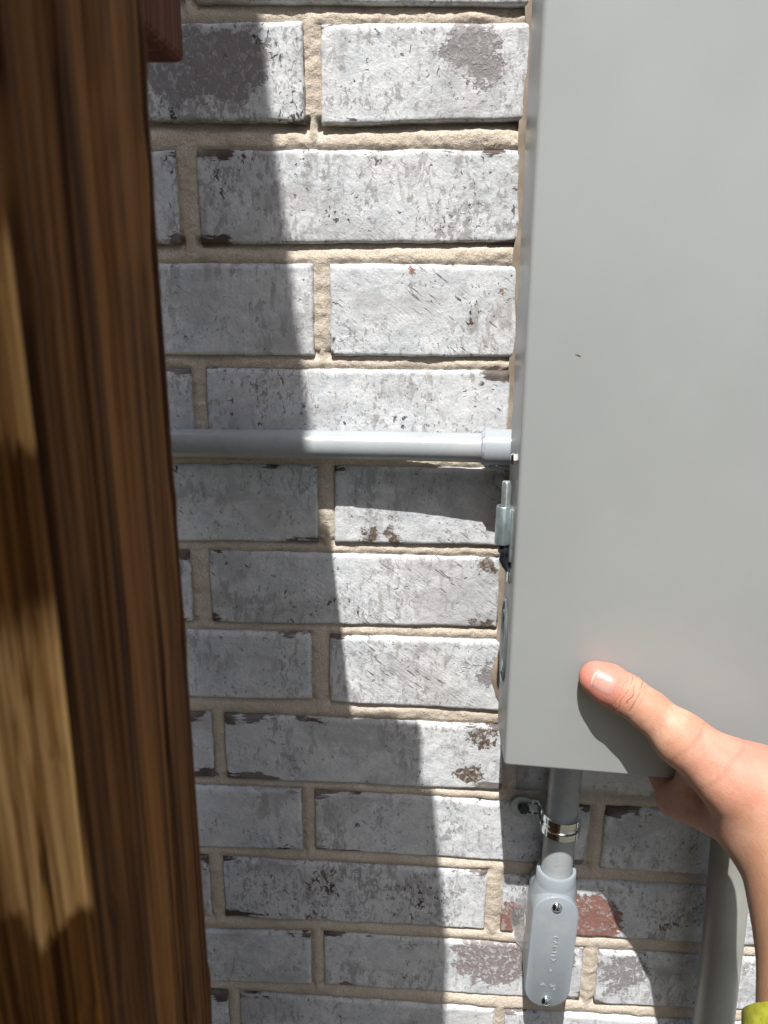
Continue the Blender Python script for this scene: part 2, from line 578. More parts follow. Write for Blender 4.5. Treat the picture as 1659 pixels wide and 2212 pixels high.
# course, x left, x right, z top left, z top right, z bottom left, z bottom right
BR = [
    (0, -0.4178, -0.1768, 0.2556, 0.2575, 0.1886, 0.1905),
    (0, -0.1643, 0.0767, 0.2568, 0.2520, 0.1898, 0.1850),
    (1, -0.3324, -0.0914, 0.1759, 0.1779, 0.1186, 0.1150),
    (1, -0.0795, 0.1615, 0.1764, 0.1749, 0.1137, 0.1173),
    (2, -0.4269, -0.1859, 0.0956, 0.0975, 0.0318, 0.0338),
    (2, -0.1702, 0.0708, 0.0979, 0.0976, 0.0338, 0.0361),
    (3, -0.3285, -0.0875, 0.0193, 0.0206, -0.0474, -0.0460),
    (3, -0.0753, 0.1657, 0.0207, 0.0196, -0.0462, -0.0440),
    (4, -0.4250, -0.1840, -0.0586, -0.0567, -0.1246, -0.1227),
    (4, -0.1723, 0.0615, -0.0565, -0.0552, -0.1225, -0.1212),
    (5, -0.3278, -0.0868, -0.1336, -0.1312, -0.1984, -0.1954),
    (5, -0.0734, 0.1676, -0.1313, -0.1313, -0.1954, -0.1926),
    (6, -0.4356, -0.1946, -0.2068, -0.2049, -0.2706, -0.2687),
    (6, -0.1783, 0.0609, -0.2050, -0.2042, -0.2690, -0.2655),
    (7, -0.3357, -0.0947, -0.2772, -0.2759, -0.3419, -0.3382),
    (7, -0.0789, 0.1621, -0.2770, -0.2767, -0.3397, -0.3435),
    (8, -0.4254, -0.1844, -0.3569, -0.3549, -0.4218, -0.4199),
    (8, -0.1730, 0.0721, -0.3549, -0.3565, -0.4204, -0.4211),
    (9, -0.3470, -0.1060, -0.4310, -0.4291, -0.4970, -0.4929),
    (9, -0.0944, 0.1513, -0.4294, -0.4342, -0.4926, -0.4967),
    (9, 0.1642, 0.4052, -0.4325, -0.4373, -0.4986, -0.5034),
    (10, -0.4363, -0.1953, -0.5077, -0.5058, -0.5750, -0.5730),
    (10, -0.1820, 0.0639, -0.5061, -0.5075, -0.5732, -0.5723),
    (10, 0.0782, 0.3192, -0.5113, -0.5135, -0.5725, -0.5747),
    (11, -0.3420, -0.1010, -0.5937, -0.5865, -0.6562, -0.6490),
    (11, -0.0886, 0.1579, -0.5860, -0.5888, -0.6488, -0.6503),
    (11, 0.1708, 0.4118, -0.5901, -0.5878, -0.6526, -0.6455),
    (12, -0.4259, -0.1849, -0.6655, -0.6636, -0.7315, -0.7296),
    (12, -0.1728, 0.0776, -0.6639, -0.6667, -0.7299, -0.7327),
    (12, 0.0877, 0.3287, -0.6668, -0.6666, -0.7328, -0.7326),
]
# how far each bed of mortar is raked back under the course above it
RAKE = {0: .0030, 1: .0062, 2: .0034, 3: .0017, 4: .0014, 5: .0014, 6: .0013, 7: .0013, 8: .0014, 9: .0012, 10: .0010, 11: .0010, 12: .0010}
# wear, ends, scratch per brick (visible ones)
LOOK = {
    1: (.30, .2, 0), 2: (.95, .30, .2), 3: (.46, .12, .35), 4: (.6, .5, 0), 5: (.62, .62, .3), 6: (.18, .1, .3), 7: (.30, .1, .8),
    8: (.5, .45, .2), 9: (.60, .45, .2), 10: (.22, .48, .9), 11: (.34, .30, .6), 12: (.6, .5, .3), 13: (.30, .40, 1.0),
    14: (.26, .22, .3), 15: (.34, .15, 1.0), 16: (.4, .9, .3), 17: (.22, .92, .5), 18: (.25, .30, .4), 19: (.40, .70, .3),
    20: (.45, .55, .2), 21: (.5, .36, .2), 22: (.68, .30, .2), 23: (.72, .35, .2), 24: (.20, .42, .2), 25: (.25, .62, .2),
    26: (.45, .3, .2), 27: (.4, .6, .2), 28: (.35, .5, .2), 29: (.4, .3, .1),
}
SPOT = {  # world x, z, radius (two allowed), redness, laciness
    2: [(-.175, .150, .030), (-.14, .152, .028), 0.0, .55],
    3: [(.022, .160, .020), (.030, .148, .014), 0.0, .45],
    7: [(-.012, .0165, .0042), (.055, -.005, .003), .9, .1],
    11: [(-.042, -.190, .007), (-.028, -.189, .006), -1, .5],
    13: [(.051, -.2075, .008), (.050, -.2630, .008), -1, .5],
    15: [(.062, -.305, .012), (.055, -.312, .008), 0.0, .3],
    17: [(.050, -.368, .013), (.044, -.405, .011), -1, .65],
    23: [(.156, -.553, .034), (.098, -.562, .026), .7, .38],
    25: [(.074, -.607, .038), (.118, -.604, .030), .14, .75],
    26: [(.196, -.610, .022), (.19, -.63, .012), 0.0, .9],
}


def brick_verts(hx, hzl, hzr, nx, nz, seed, fine):
    """front face grid + rounded rim + sides, about the brick's centre; y<0 faces out"""
    us = np.linspace(-1, 1, nx + 1)
    vs = np.linspace(-1, 1, nz + 1)
    if fine:                                               # crowd rows at the rim so that the arris is round
        us = np.sign(us) * (1 - (1 - np.abs(us)) ** 1.25)
        vs = np.sign(vs) * (1 - (1 - np.abs(vs)) ** 1.45)
    Ug, Vg = np.meshgrid(us, vs)
    hz = hzl + (hzr - hzl) * (Ug + 1) / 2
    X = Ug * hx
    Z = Vg * hz
    d = np.minimum(hx - np.abs(X), hz - np.abs(Z))
    sh = X.shape
    p = np.stack([X.ravel(), np.full(X.size, seed * 3.7), Z.ravel()], 1)
    R = .0022 + .0022 * (fbm(p * 45, seed + 5, 2).reshape(sh) + .2)
    R = np.clip(R, .0008, .005)
    R = np.where(hz - Z < .008, R * 1.7, R)
    t = np.clip(1 - d / R, 0, 1)
    Y = R * (1 - np.sqrt(np.maximum(0, 1 - t ** 2))) * 0.85
    Y = Y + .0011 * fbm(p * 28, seed, 3).reshape(sh) + (.0007 * fbm(p * 160, seed + 3, 2).reshape(sh) if fine else 0)
    # chipped, wandering outline
    w = np.clip(1 - d / .006, 0, 1)
    X = X + w * .0022 * fbm(p * 70, seed + 11, 3).reshape(sh) * (1 - np.clip((hx - np.abs(Ug * hx)) / .02, 0, 1))
    Z = Z + w * .0020 * fbm(p * 70, seed + 23, 3).reshape(sh)
    V = np.stack([X, Y, Z], -1).reshape(-1, 3)
    n1 = nx + 1
    idx = np.arange(V.shape[0]).reshape(nz + 1, n1)
    F = np.stack([idx[:-1, :-1], idx[:-1, 1:], idx[1:, 1:], idx[1:, :-1]], -1).reshape(-1, 4)
    rim = np.concatenate([idx[0, :], idx[1:, -1], idx[-1, -2::-1], idx[-2:0:-1, 0]])
    back = V[rim].copy()
    back[:, 1] = .03
    b0 = V.shape[0]
    V = np.concatenate([V, back])
    L = len(rim)
    i = np.arange(L)
    j = (i + 1) % L
    F2 = np.stack([rim[j], rim[i], b0 + i, b0 + j], -1)
    return V, np.concatenate([F, F2])


def put_brick(idx, c, x0, x1, ztl, ztr, zbl, zbr, fine):
    cx, hx = (x0 + x1) / 2, (x1 - x0) / 2
    cz = (ztl + ztr + zbl + zbr) / 4
    tilt = ((ztr + zbr) - (ztl + zbl)) / 2 / (x1 - x0)
    V, F = brick_verts(hx, (ztl - zbl) / 2, (ztr - zbr) / 2, 110 if fine else 10, 40 if fine else 5, idx + 1, fine)
    V[:, 2] += tilt * V[:, 0]
    o = mesh('brick', V, F, M_BRICK, None)
    rr = random.Random(idx * 13 + 5)
    o.location = (cx, -.0005 + rr.uniform(-.0012, .0008), cz)
    adopt(o, wall)
    w, e, s = LOOK.get(idx, (rr.uniform(.2, .6), rr.uniform(.2, .8), rr.uniform(0, .8))) if fine else (rr.uniform(.2, .6), rr.uniform(.2, .8), rr.uniform(0, .8))
    o['wear'], o['ends'], o['scratch'], o['halfx'] = float(w), float(e), float(s), float(hx)
    sp = SPOT.get(idx) if fine else None
    o['spot'] = [sp[0][0] - cx, sp[0][1] - cz, sp[0][2]] if sp else [0.0, 0.0, -1.0]
    o['spot_b'] = [sp[1][0] - cx, sp[1][1] - cz, sp[1][2]] if sp else [0.0, 0.0, -1.0]
    o['red'] = float(sp[2]) if sp else 0.0
    o['lace'] = float(sp[3]) if sp else 0.0
    return o


ALL = list(BR)
for i, b in enumerate(BR):
    put_brick(i, *b, True)
# the wall goes on beyond the picture: plainer bricks to the left, right, above and down to the ground
XL, XR = -0.95, 1.05
n = 200


def rough(c, x0, x1, zt, zb):
    global n
    n += 1
    b = (c, x0, x1, zt, zt, zb, zb)
    ALL.append(b)
    put_brick(n, *b, False)


for c in range(0, 13):
    row = [b for b in BR if b[0] == c]
    zt, zb = row[0][3], row[0][5]
    x = min(b[1] for b in row) - .013
    while x > XL:
        rough(c, x - .241, x, zt, zb)
        x -= .254
    zt, zb = row[-1][4], row[-1][6]
    x = max(b[2] for b in row) + .013
    while x < XR:
        rough(c, x, x + .241, zt, zb)
        x += .254
z = .268
for c in range(5):
    x = XL - (.1 if c % 2 else .23)
    while x < XR:
        rough(-1 - c, x, x + .241, z + .066, z)
        x += .254
    z += .077
z = -.745
for c in range(5):
    x = XL - (.1 if c % 2 else .23)
    while x < XR:
        rough(13 + c, x, x + .241, z, z - .066)
        x += .254
    z -= .077

# mortar: a fine sheet in the joints that show
fx0, fx1, fz0, fz1, st = -.30, .40, -.78, .285, .0016
gx = np.arange(fx0, fx1 + st, st)
gz = np.arange(fz0, fz1 + st, st)
GX, GZZ = np.meshgrid(gx, gz)
D = np.full(GX.shape, 9.0)
DB = np.full(GX.shape, 9.0)
RK = np.full(GX.shape, .001)
DT = np.full(GX.shape, 9.0)
for (c, x0, x1, a, b, p, q) in ALL:
    if x1 < fx0 - .02 or x0 > fx1 + .02 or max(a, b) < fz0 - .02 or min(p, q) > fz1 + .02:
        continue
    u = np.clip((GX - x0) / (x1 - x0), 0, 1)
    zt, zb = a + (b - a) * u, p + (q - p) * u
    dx = np.maximum(x0 - GX, GX - x1)
    dz = np.maximum(zb - GZZ, GZZ - zt)
    d = np.where((dx > 0) & (dz > 0), np.hypot(np.maximum(dx, 0), np.maximum(dz, 0)), np.maximum(dx, dz))
    D = np.minimum(D, d)
    inx = (dx < .004) & (zb - GZZ > -.004)
    db = np.where(inx, np.maximum(zb - GZZ, 0), 9)
    RK = np.where(db < DB, RAKE.get(c, .0012), RK)
    DB = np.minimum(DB, db)
    DT = np.minimum(DT, np.where((dx < .002) & (GZZ - zt > -.004), np.maximum(GZZ - zt, 0), 9))
pp = np.stack([GX.ravel(), np.zeros(GX.size), GZZ.ravel()], 1)
rough1 = fbm(pp * 330, 3, 2).reshape(GX.shape)
rough2 = fbm(pp * np.array([60, 1, 140]), 9, 3).reshape(GX.shape)
wob = .006 * (1 + 1.2 * fbm(pp * 40, 31, 2).reshape(GX.shape))
Y = .0009 + RK * np.exp(-(DB / np.maximum(wob, .003)) ** 2) * 1.15 + .0022 * np.exp(-np.maximum(D, 0) / .0016)
low = 1 / (1 + np.exp((GZZ + .30) / .05))                 # lower courses: joints tooled rounder
Y = Y - low * .0012 * np.clip(np.maximum(D, 0) / .006, 0, 1)
amp = .0017 - .0008 * low
Y = Y + amp * rough1 * np.clip(D / .001, 0.2, 1) + .0022 * rough2
Y = np.where(D < -.002, .006, Y)
keep = D < 9
idm = np.arange(GX.size).reshape(GX.shape)
Dc = np.maximum.reduce([D[:-1, :-1], D[:-1, 1:], D[1:, 1:], D[1:, :-1]])
F = np.stack([idm[:-1, :-1], idm[:-1, 1:], idm[1:, 1:], idm[1:, :-1]], -1)[Dc > -.006]
used = np.unique(F)
rem = np.full(GX.size, -1)
rem[used] = np.arange(len(used))
V = np.stack([GX.ravel(), Y.ravel(), GZZ.ravel()], 1)[used]
F = rem[F]
me = bpy.data.meshes.new('mortar')
me.vertices.add(len(V))
me.vertices.foreach_set('co', V.ravel())
me.loops.add(F.size)
me.loops.foreach_set('vertex_index', F.ravel().astype(np.int32))
me.polygons.add(len(F))
me.polygons.foreach_set('loop_start', np.arange(0, F.size, 4, dtype=np.int32))
me.update(calc_edges=True)
me.polygons.foreach_set('use_smooth', [True] * len(me.polygons))
adopt(link('mortar', me, M_MORTAR), wall)
# plain mortar bed behind the rest of the wall, with a window where the fine sheet sits
bm = bmesh.new()
for (x0, x1, z0, z1) in ((-1.3, fx0, GZ, .68), (fx1, 1.35, GZ, .68), (fx0, fx1, fz1, .68), (fx0, fx1, GZ, fz0)):
    bm.faces.new([bm.verts.new(p) for p in ((x0, .0025, z0), (x1, .0025, z0), (x1, .0025, z1), (x0, .0025, z1))])
bmesh.ops.remove_doubles(bm, verts=bm.verts, dist=1e-5)
o = from_bm('mortar_bed', bm, M_MORTAR)
adopt(o, wall)
bm = bmesh.new()
box_bm(bm, -1.3, 1.35, .034, .12, GZ, .68)
adopt(from_bm('backing', bm, M_MORTAR), wall)

# ------------------------------------------------------------------ wooden fence
fence = thing('wooden_fence', 'dark brown rough wooden fence with thick post close by on the left', 'fence', (-.2, -.6, GZ))
# post: sawn 4x4 with deep grain
PX0, PX1, PY0, PY1, PZ0, PZ1 = -.172, -.083, -.434, -.345, GZ, .292
pc = np.array([(PX0 + PX1) / 2, (PY0 + PY1) / 2, 0])
hw = (PX1 - PX0) / 2
per = []
rad = .0035
for side in range(4):
    m = 75 if side in (0, 1) else 12
    for t in np.linspace(-1, 1, m, endpoint=False):
        per.append((side, t))
a_xy, nrm = [], []
for side, t in per:
    base = {0: (t, -1), 1: (1, t), 2: (-t, 1), 3: (-1, -t)}[side]
    v = np.array(base, float) * hw
    q = np.clip(v, -(hw - rad), hw - rad)
    dv = v - q
    l = np.linalg.norm(dv)
    nn = dv / l
    if np.count_nonzero(np.abs(dv) > 1e-9) == 2:
        v = q + nn * rad
    a_xy.append(v)
    nrm.append(nn)
a_xy, nrm = np.array(a_xy), np.array(nrm)
s = np.cumsum(np.r_[0, np.linalg.norm(np.diff(a_xy, axis=0), axis=1)])
zs = np.concatenate([np.linspace(PZ0, -.42, 20, endpoint=False), np.linspace(-.42, .14, 150, endpoint=False), np.linspace(.14, PZ1, 14)])
SS, ZZ = np.meshgrid(s, zs)
warp = .010 * fbm(np.stack([SS.ravel() * 8, ZZ.ravel() * 3.5, np.zeros(SS.size)], 1), 41, 3)
sw = SS.ravel() + warp + .035 * ZZ.ravel() * 0
gr = fbm(np.stack([sw * 300, ZZ.ravel() * 4.0, np.zeros(SS.size)], 1), 51, 2)
gr2 = fbm(np.stack([sw * 110, ZZ.ravel() * 2.0, np.zeros(SS.size)], 1), 61, 2)
kn = fbm(np.stack([SS.ravel() * 60, ZZ.ravel() * 30, np.zeros(SS.size)], 1), 71, 2)
depth = .0072 * np.clip(-gr - .02, 0, 1) + .0050 * np.clip(-gr2 - .05, 0, 1) - .0011 * np.clip(kn - .17, 0, 1) * 4
depth = depth.reshape(SS.shape)
V = np.zeros((*SS.shape, 3))
V[..., 0] = a_xy[None, :, 0] - nrm[None, :, 0] * depth + pc[0]
V[..., 1] = a_xy[None, :, 1] - nrm[None, :, 1] * depth + pc[1]
V[..., 2] = ZZ
nr, nc = SS.shape
idp = np.arange(nr * nc).reshape(nr, nc)
F = np.stack([idp[:-1, :], np.roll(idp, -1, 1)[:-1, :], np.roll(idp, -1, 1)[1:, :], idp[1:, :]], -1).reshape(-1, 4)
V = V.reshape(-1, 3)
V[:, :2] -= pc[:2]
V[:, 1] -= .0445
V = V.tolist()
F = F.tolist()
F.append(list(idp[-1, :]))
me = bpy.data.meshes.new('post')
me.from_pydata(V, [], F)
me.polygons.foreach_set('use_smooth', [True] * (len(F) - 1) + [False])
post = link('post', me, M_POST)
post.location = (pc[0], pc[1] + .0445, 0)
adopt(post, fence)


def board(name, x0, x1, y0, y1, z0, z1, mat, cx=0.002):
    bm = bmesh.new()
    c = Vector(((x0 + x1) / 2, (y0 + y1) / 2, (z0 + z1) / 2))
    box_bm(bm, x0 - c.x, x1 - c.x, y0 - c.y, y1 - c.y, z0 - c.z, z1 - c.z, cx, 2)
    o = from_bm(name, bm, mat, smooth=False)
    o.location = c
    adopt(o, fence)
    return o


rl = board('rail', -.153, -.1150, -.3435, -.2, .1005, .194, M_RAIL, .003)
rl['label'] = 'short red brown rail end behind the post'
board('shadow_board', -.172, -.083, -.4535, -.4352, .155, .455, M_BOARD)  # unseen boards added and sized to cast the stepped shadow on the wall
board('shadow_board', -.160, -.0730, -.555, -.4545, .330, .427, M_BOARD)
board('shadow_board', -.160, -.083, -.80, -.557, .12, .42, M_BOARD)
y = -.032
for i in range(11):
    board('board', -.2285, -.2115 + random.uniform(-.001, .001), y - .140, y, GZ + .02, 1.10, M_BOARD)
    y -= .1435
board('rail', -.268, -.2295, -1.6, -.03, .80, .889, M_BOARD)
board('rail', -.268, -.2295, -1.6, -.03, -.60, -.511, M_BOARD)

# ------------------------------------------------------------------ electrical box
BXC = Vector((.0596, -.108, -.3236))
ebox = thing('electrical_box', 'large grey steel electrical box mounted on the brick wall', 'electrical box', (.24, 0, -.31))
ROT = math.radians(.28)


def boxpt(x, y, z):
    """box frame: x right of the cover's left edge, z above its lower edge; the box hangs a little out of true"""
    return Vector((BXC.x + x * math.cos(ROT) - z * math.sin(ROT), y, BXC.z - x * .049 + z * math.cos(ROT)))


BW, BH = .37, .80
bm = bmesh.new()
box_bm(bm, 0, BW, -.108, -.050, 0, BH, .0028, 4)
for v in bm.verts:
    v.co = boxpt(v.co.x, v.co.y, v.co.z)
adopt(from_bm('cover', bm, M_BOX, smooth=True, angle=50), ebox)
bm = bmesh.new()
box_bm(bm, .0105, BW - .010, -.0485, -.0012, .007, BH - .010, .002, 3)
for v in bm.verts:
    v.co = boxpt(v.co.x, v.co.y, v.co.z)
adopt(from_bm('back_box', bm, M_BOXBACK, smooth=True, angle=50), ebox)
bm = bmesh.new()
box_bm(bm, .003, BW - .003, -.0500, -.0484, .003, BH - .004)
for v in bm.verts:
    v.co = boxpt(v.co.x, v.co.y, v.co.z)
adopt(from_bm('gasket', bm, M_BLACK), ebox)

# tan caulk down the joint between wall and box
pts, rad_ = [], []
zz = np.linspace(-.372 + .02, .30, 110)
V, F = [], []
for i, zc in enumerate(zz):
    base = boxpt(.0105, 0, zc - BXC.z)
    nz = fbm(np.array([[zc * 38, .3, 0]]), 81, 3)[0]
    ww = .0090 + .0045 * nz
    blob = math.exp(-((zc + .308) / .018) ** 2)
    ww += .010 * blob
    dd = .010 + .004 * fbm(np.array([[zc * 25, 7.3, 0]]), 91, 2)[0]
    if zc < -.330:
        kf = max(.05, 1 - (-.330 - zc) / .018)
        ww *= kf
        dd *= kf
    for k_ in range(9):
        t = k_ / 8
        V.append((base.x + .002 - t * (ww + .002), -.0015 - dd * (1 - t) ** 1.5 + .002 * t, zc))
m = 9
for i in range(len(zz) - 1):
    for k_ in range(8):
        F.append((i * m + k_, i * m + k_ + 1, (i + 1) * m + k_ + 1, (i + 1) * m + k_))
o = mesh('caulk_bead', V, F, M_CAULK)
adopt(o, ebox)

# knockout rings pressed in the left side of the box
for (zk, yk, r_) in ((-.243, -.072, .026), (-.243, -.072, .019)):
    c = boxpt(0, yk, zk - BXC.z)
    bm = bmesh.new()
    N = 40
    pts = [c + Vector((-.0003, math.cos(2 * math.pi * i / N) * r_ * .62, math.sin(2 * math.pi * i / N) * r_ * 1.25)) for i in range(N)]
    ring = []
    for i in range(N):
        p = pts[i]
        out = (p - c).normalized()
        ring.append([bm.verts.new(p + out * a + Vector((b, 0, 0))) for a, b in ((.0009, 0.0006), (.0004, -.0011), (-.0004, -.0011), (-.0009, 0.0006))])
    for i in range(N):
        for k_ in range(3):
            bm.faces.new((ring[i][k_], ring[i][k_ + 1], ring[(i + 1) % N][k_ + 1], ring[(i + 1) % N][k_]))
    adopt(from_bm('knockout_ring', bm, M_ZINCD, smooth=True), ebox)

# latch on the left side: pin in a barrel, hooked tail, mounting plate
lat = thing('latch', 'zinc plated spring latch pin', 'x')
del lat['category']
del lat['label']
lat.location = (.0535, -.085, -.15)
adopt(lat, ebox)
bm = bmesh.new()
lathe_bm(bm, (.0537, -.085, -.150), (0, 0, 1), [(0, .0033), (.0285, .0033), (.0292, .0028)], 32)
adopt(from_bm('pin', bm, M_ZINC, smooth=True, angle=40), lat)
bm = bmesh.new()
lathe_bm(bm, (.0527, -.085, -.1645), (0, 0, 1), [(0, .0049), (.0003, .0054), (.0262, .0054), (.0268, .0049), (.0268, .0035), (.024, .0034)], 36)
adopt(from_bm('barrel', bm, M_ZINCD, smooth=True, angle=40), lat)
bm = bmesh.new()
tube_bm(bm, [(.0537, -.085, -.163), (.0537, -.085, -.170), (.0545, -.085, -.175), (.0563, -.085, -.1795), (.059, -.085, -.183), (.064, -.085, -.186)],
        [.0038, .0038, .0037, .0036, .0036, .0036], 20)
adopt(from_bm('hook', bm, M_BLACK, smooth=True), lat)
bm = bmesh.new()
box_bm(bm, .0568, .0592, -.0915, -.0785, -.176, -.139, .0008, 2)
adopt(from_bm('latch_plate', bm, M_ZINC, smooth=True, angle=40), lat)
# bolt and small clip on the same side
bm = bmesh.new()
lathe_bm(bm, (.0590, -.094, -.1035), (-1, 0, 0), [(0, .0042), (.003, .0042), (.0046, .003), (.005, .001)], 6)
adopt(from_bm('bolt', bm, M_CHROME, smooth=False), ebox)
bm = bmesh.new()
box_bm(bm, .0565, .0595, -.094, -.087, -.1905, -.1825, .0008, 2)
adopt(from_bm('clip', bm, M_CHROME, smooth=True, angle=40), ebox)
# small scuff on the cover paint
bm = bmesh.new()
c = Vector((.0902, -.1082, -.0357))
bm.faces.new([bm.verts.new(c + Vector(p)) for p in ((-.0024, 0, .0008), (.0, 0, .0005), (.0022, 0, -.0008), (.0004, 0, -.0003))])
adopt(from_bm('scuff', bm, M_BOARD), ebox)

# ------------------------------------------------------------------ horizontal conduit
hc = thing('horizontal_conduit', 'thin grey plastic conduit running level across the bricks into the box', 'conduit', (-.1, -.03, -.107))
bm = bmesh.new()
tube_bm(bm, [(-.46, -.0120, -.1165), (-.30, -.0120, -.1145), (-.1967, -.0125, -.1129), (-.0715, -.0170, -.1113), (-.015, -.0196, -.1108), (.046, -.0235, -.1103)], .0109, 40)
adopt(from_bm('pipe', bm, M_PVC, smooth=True, angle=60), hc)
ax = (Vector((.046, -.0235, -.1103)) - Vector((-.015, -.0196, -.1108))).normalized()
bm = bmesh.new()
c0 = Vector((.0425, -.0233, -.1103))
lathe_bm(bm, c0, ax, [(-.0006, .0110), (0, .0141), (.025, .0143)], 44)
adopt(from_bm('coupling', bm, M_COUP, smooth=True, angle=40), hc)
bm = bmesh.new()
lathe_bm(bm, c0, ax, [(-.0026, .0110), (-.0026, .0115), (.0004, .0134), (.0004, .0110)], 44, cap=False)
adopt(from_bm('primer_ring', bm, M_PURPLE, smooth=True), hc)
a_, b_ = frame(ax)
for ang in (-100, -62, 200):
    v = a_ * math.cos(math.radians(ang)) + b_ * math.sin(math.radians(ang))
    bm = bmesh.new()
    tube_bm(bm, [c0 + ax * .003 + v * .0142, c0 + ax * .0042 + v * .0148, c0 + ax * .024 + v * .0150], [.0005, .0017, .0017], 12)
    adopt(from_bm('rib', bm, M_COUP, smooth=True), hc)

for dx_, ang in ((.009, -52), (.013, -78)):
    v = a_ * math.cos(math.radians(ang)) + b_ * math.sin(math.radians(ang))
    bm = bmesh.new()
    lathe_bm(bm, c0 + ax * dx_ + v * .0138, v, [(0, .0017), (.0009, .0016), (.0014, .0008)], 14)
    adopt(from_bm('nub', bm, M_COUP, smooth=True), hc)

# ------------------------------------------------------------------ vertical conduit under the box, its strap and the fitting it runs into
vc = thing('vertical_conduit', 'grey plastic conduit dropping from the underside of the box', 'conduit', (.116, -.05, -.40))
bm = bmesh.new()
VA, VB = Vector((.1222, -.0245, -.322)), Vector((.1196, -.0270, -.490))
tube_bm(bm, [VA.lerp(VB, t) for t in (0, .3, .6, 1)], .01335, 44)
adopt(from_bm('pipe', bm, M_PVC, smooth=True, angle=60), vc)

strap = thing('pipe_strap', 'shiny zinc pipe strap with screwed ear holding conduit below the box', 'pipe strap', (.09, 0, -.426))
axp = (VB - VA).normalized()
pcn = VA.lerp(VB, .645)
# band: ridged half ring
e1, e2 = frame(axp)
prof = [(-.0092, .0138), (-.0092, .0156), (-.0086, .0164), (-.0034, .0164), (-.0026, .0156), (-.0016, .0150), (.0004, .0150), (.0014, .0156), (.0022, .0168), (.0078, .0168), (.0086, .0158), (.0086, .0138)]
bm = bmesh.new()
rings = []
for k_ in range(41):
    ang = math.radians(-12 + 204 * k_ / 40)
    out = Vector((math.cos(ang), -math.sin(ang), 0))
    out = (out - axp * out.dot(axp)).normalized()
    rings.append([bm.verts.new(pcn + axp * t + out * r) for t, r in prof])
for k_ in range(40):
    for i in range(len(prof) - 1):
        bm.faces.new((rings[k_][i], rings[k_][i + 1], rings[k_ + 1][i + 1], rings[k_ + 1][i]))
    bm.faces.new((rings[k_][-1], rings[k_][0], rings[k_ + 1][0], rings[k_ + 1][-1]))
bm.faces.new(rings[0])
bm.faces.new(rings[-1][::-1])
adopt(from_bm('band', bm, M_CHROME, smooth=True, angle=35), strap)
# ear: rounded tab off the wall, running into the band
zc = -.4300


def strip(name, path, half, thick, mat, z0):
    bm = bmesh.new()
    n_ = len(path)
    rows = []
    for i, (x, y, h_) in enumerate(path):
        a = Vector(path[max(i - 1, 0)][:2])
        b = Vector(path[min(i + 1, n_ - 1)][:2])
        t = (b - a).normalized()
        nn = Vector((t.y, -t.x)) * thick / 2
        rows.append([bm.verts.new((x + s1 * nn.x, y + s1 * nn.y, z0 + s2 * h_)) for s1, s2 in ((1, 1), (1, -1), (-1, -1), (-1, 1))])
    for i in range(n_ - 1):
        for q in range(4):
            bm.faces.new((rows[i][q], rows[i][(q + 1) % 4], rows[i + 1][(q + 1) % 4], rows[i + 1][q]))
    bm.faces.new(rows[0][::-1])
    bm.faces.new(rows[-1])
    adopt(from_bm(name, bm, mat, smooth=True, angle=40), strap)


path = [(.0802 + .0100 * (1 - math.cos(t)), -.0085, max(.0006, .0100 * math.sin(t))) for t in np.linspace(0.05, 1.75, 14)]
path += [(.0960, -.0085, .0078), (.1020, -.0087, .0074), (.1045, -.0095, .0074), (.1058, -.0120, .0074), (.1060, -.0180, .0072), (.1062, -.0260, .0072)]
strip('ear', path, 0, .0017, M_ZINCD, zc)
for dz in (-.0052, .0052):
    bm = bmesh.new()
    tube_bm(bm, [(.0925, -.0093, zc + dz), (.0985, -.0099, zc + dz), (.1035, -.0103, zc + dz), (.1050, -.0135, zc + dz), (.1052, -.0190, zc + dz), (.1050, -.0275, zc + dz)], [.0006, .0015, .0016, .0016, .0016, .0012], 12)
    adopt(from_bm('ridge', bm, M_CHROME, smooth=True), strap)
bm = bmesh.new()
lathe_bm(bm, (.0908, -.0092, -.4305), (0, -1, 0), [(-.009, .0024), (0, .0024), (0, .0050), (.0035, .0050), (.0044, .0042)], 6)
adopt(from_bm('screw', bm, M_BLACK), strap)
bm = bmesh.new()
lathe_bm(bm, (.0905, -.0010, -.4300), (0, -1, 0), [(0, .0055), (.0066, .0055)], 24)
adopt(from_bm('spacer', bm, M_ZINCD, smooth=True, angle=40), strap)

# conduit body (pulling elbow) with oval screwed cover
lb = thing('conduit_body', 'grey plastic conduit body with oval screwed cover at end of the short conduit', 'conduit fitting', (.112, 0, -.52))
CT = Vector((.1180, -.0470, -.5080))         # cover: centre of the upper round
CB = Vector((.1157, -.0485, -.5850))         # and of the lower round
dn = (CB - CT).normalized()
rt = Vector((1, 0, 0))
rt = (rt - dn * rt.dot(dn)).normalized()
nf = rt.cross(dn).normalized()
if nf.y > 0:
    nf = -nf


def stadium(r, depth, n=20, grow=0.0, ct=CT, cb=CB):
    pts = []
    for k_ in range(n + 1):
        an = math.pi * k_ / n
        pts.append(ct + rt * math.cos(an) * r - dn * math.sin(an) * r + nf * depth)
    for k_ in range(n + 1):
        an = math.pi + math.pi * k_ / n
        pts.append(cb + rt * math.cos(an) * r - dn * math.sin(an) * r + nf * depth)
    return pts


def loft(name, loops, mat, parent, cap0=True, cap1=True, ang=40):
    bm = bmesh.new()
    R_ = [[bm.verts.new(p) for p in L] for L in loops]
    nn = len(R_[0])
    for a in range(len(R_) - 1):
        for i in range(nn):
            j = (i + 1) % nn
            bm.faces.new((R_[a][i], R_[a][j], R_[a + 1][j], R_[a + 1][i]))
    if cap0:
        bm.faces.new(R_[0][::-1])
    if cap1:
        bm.faces.new(R_[-1])
    o = from_bm(name, bm, mat, smooth=True, angle=ang)
    adopt(o, parent)
    return o


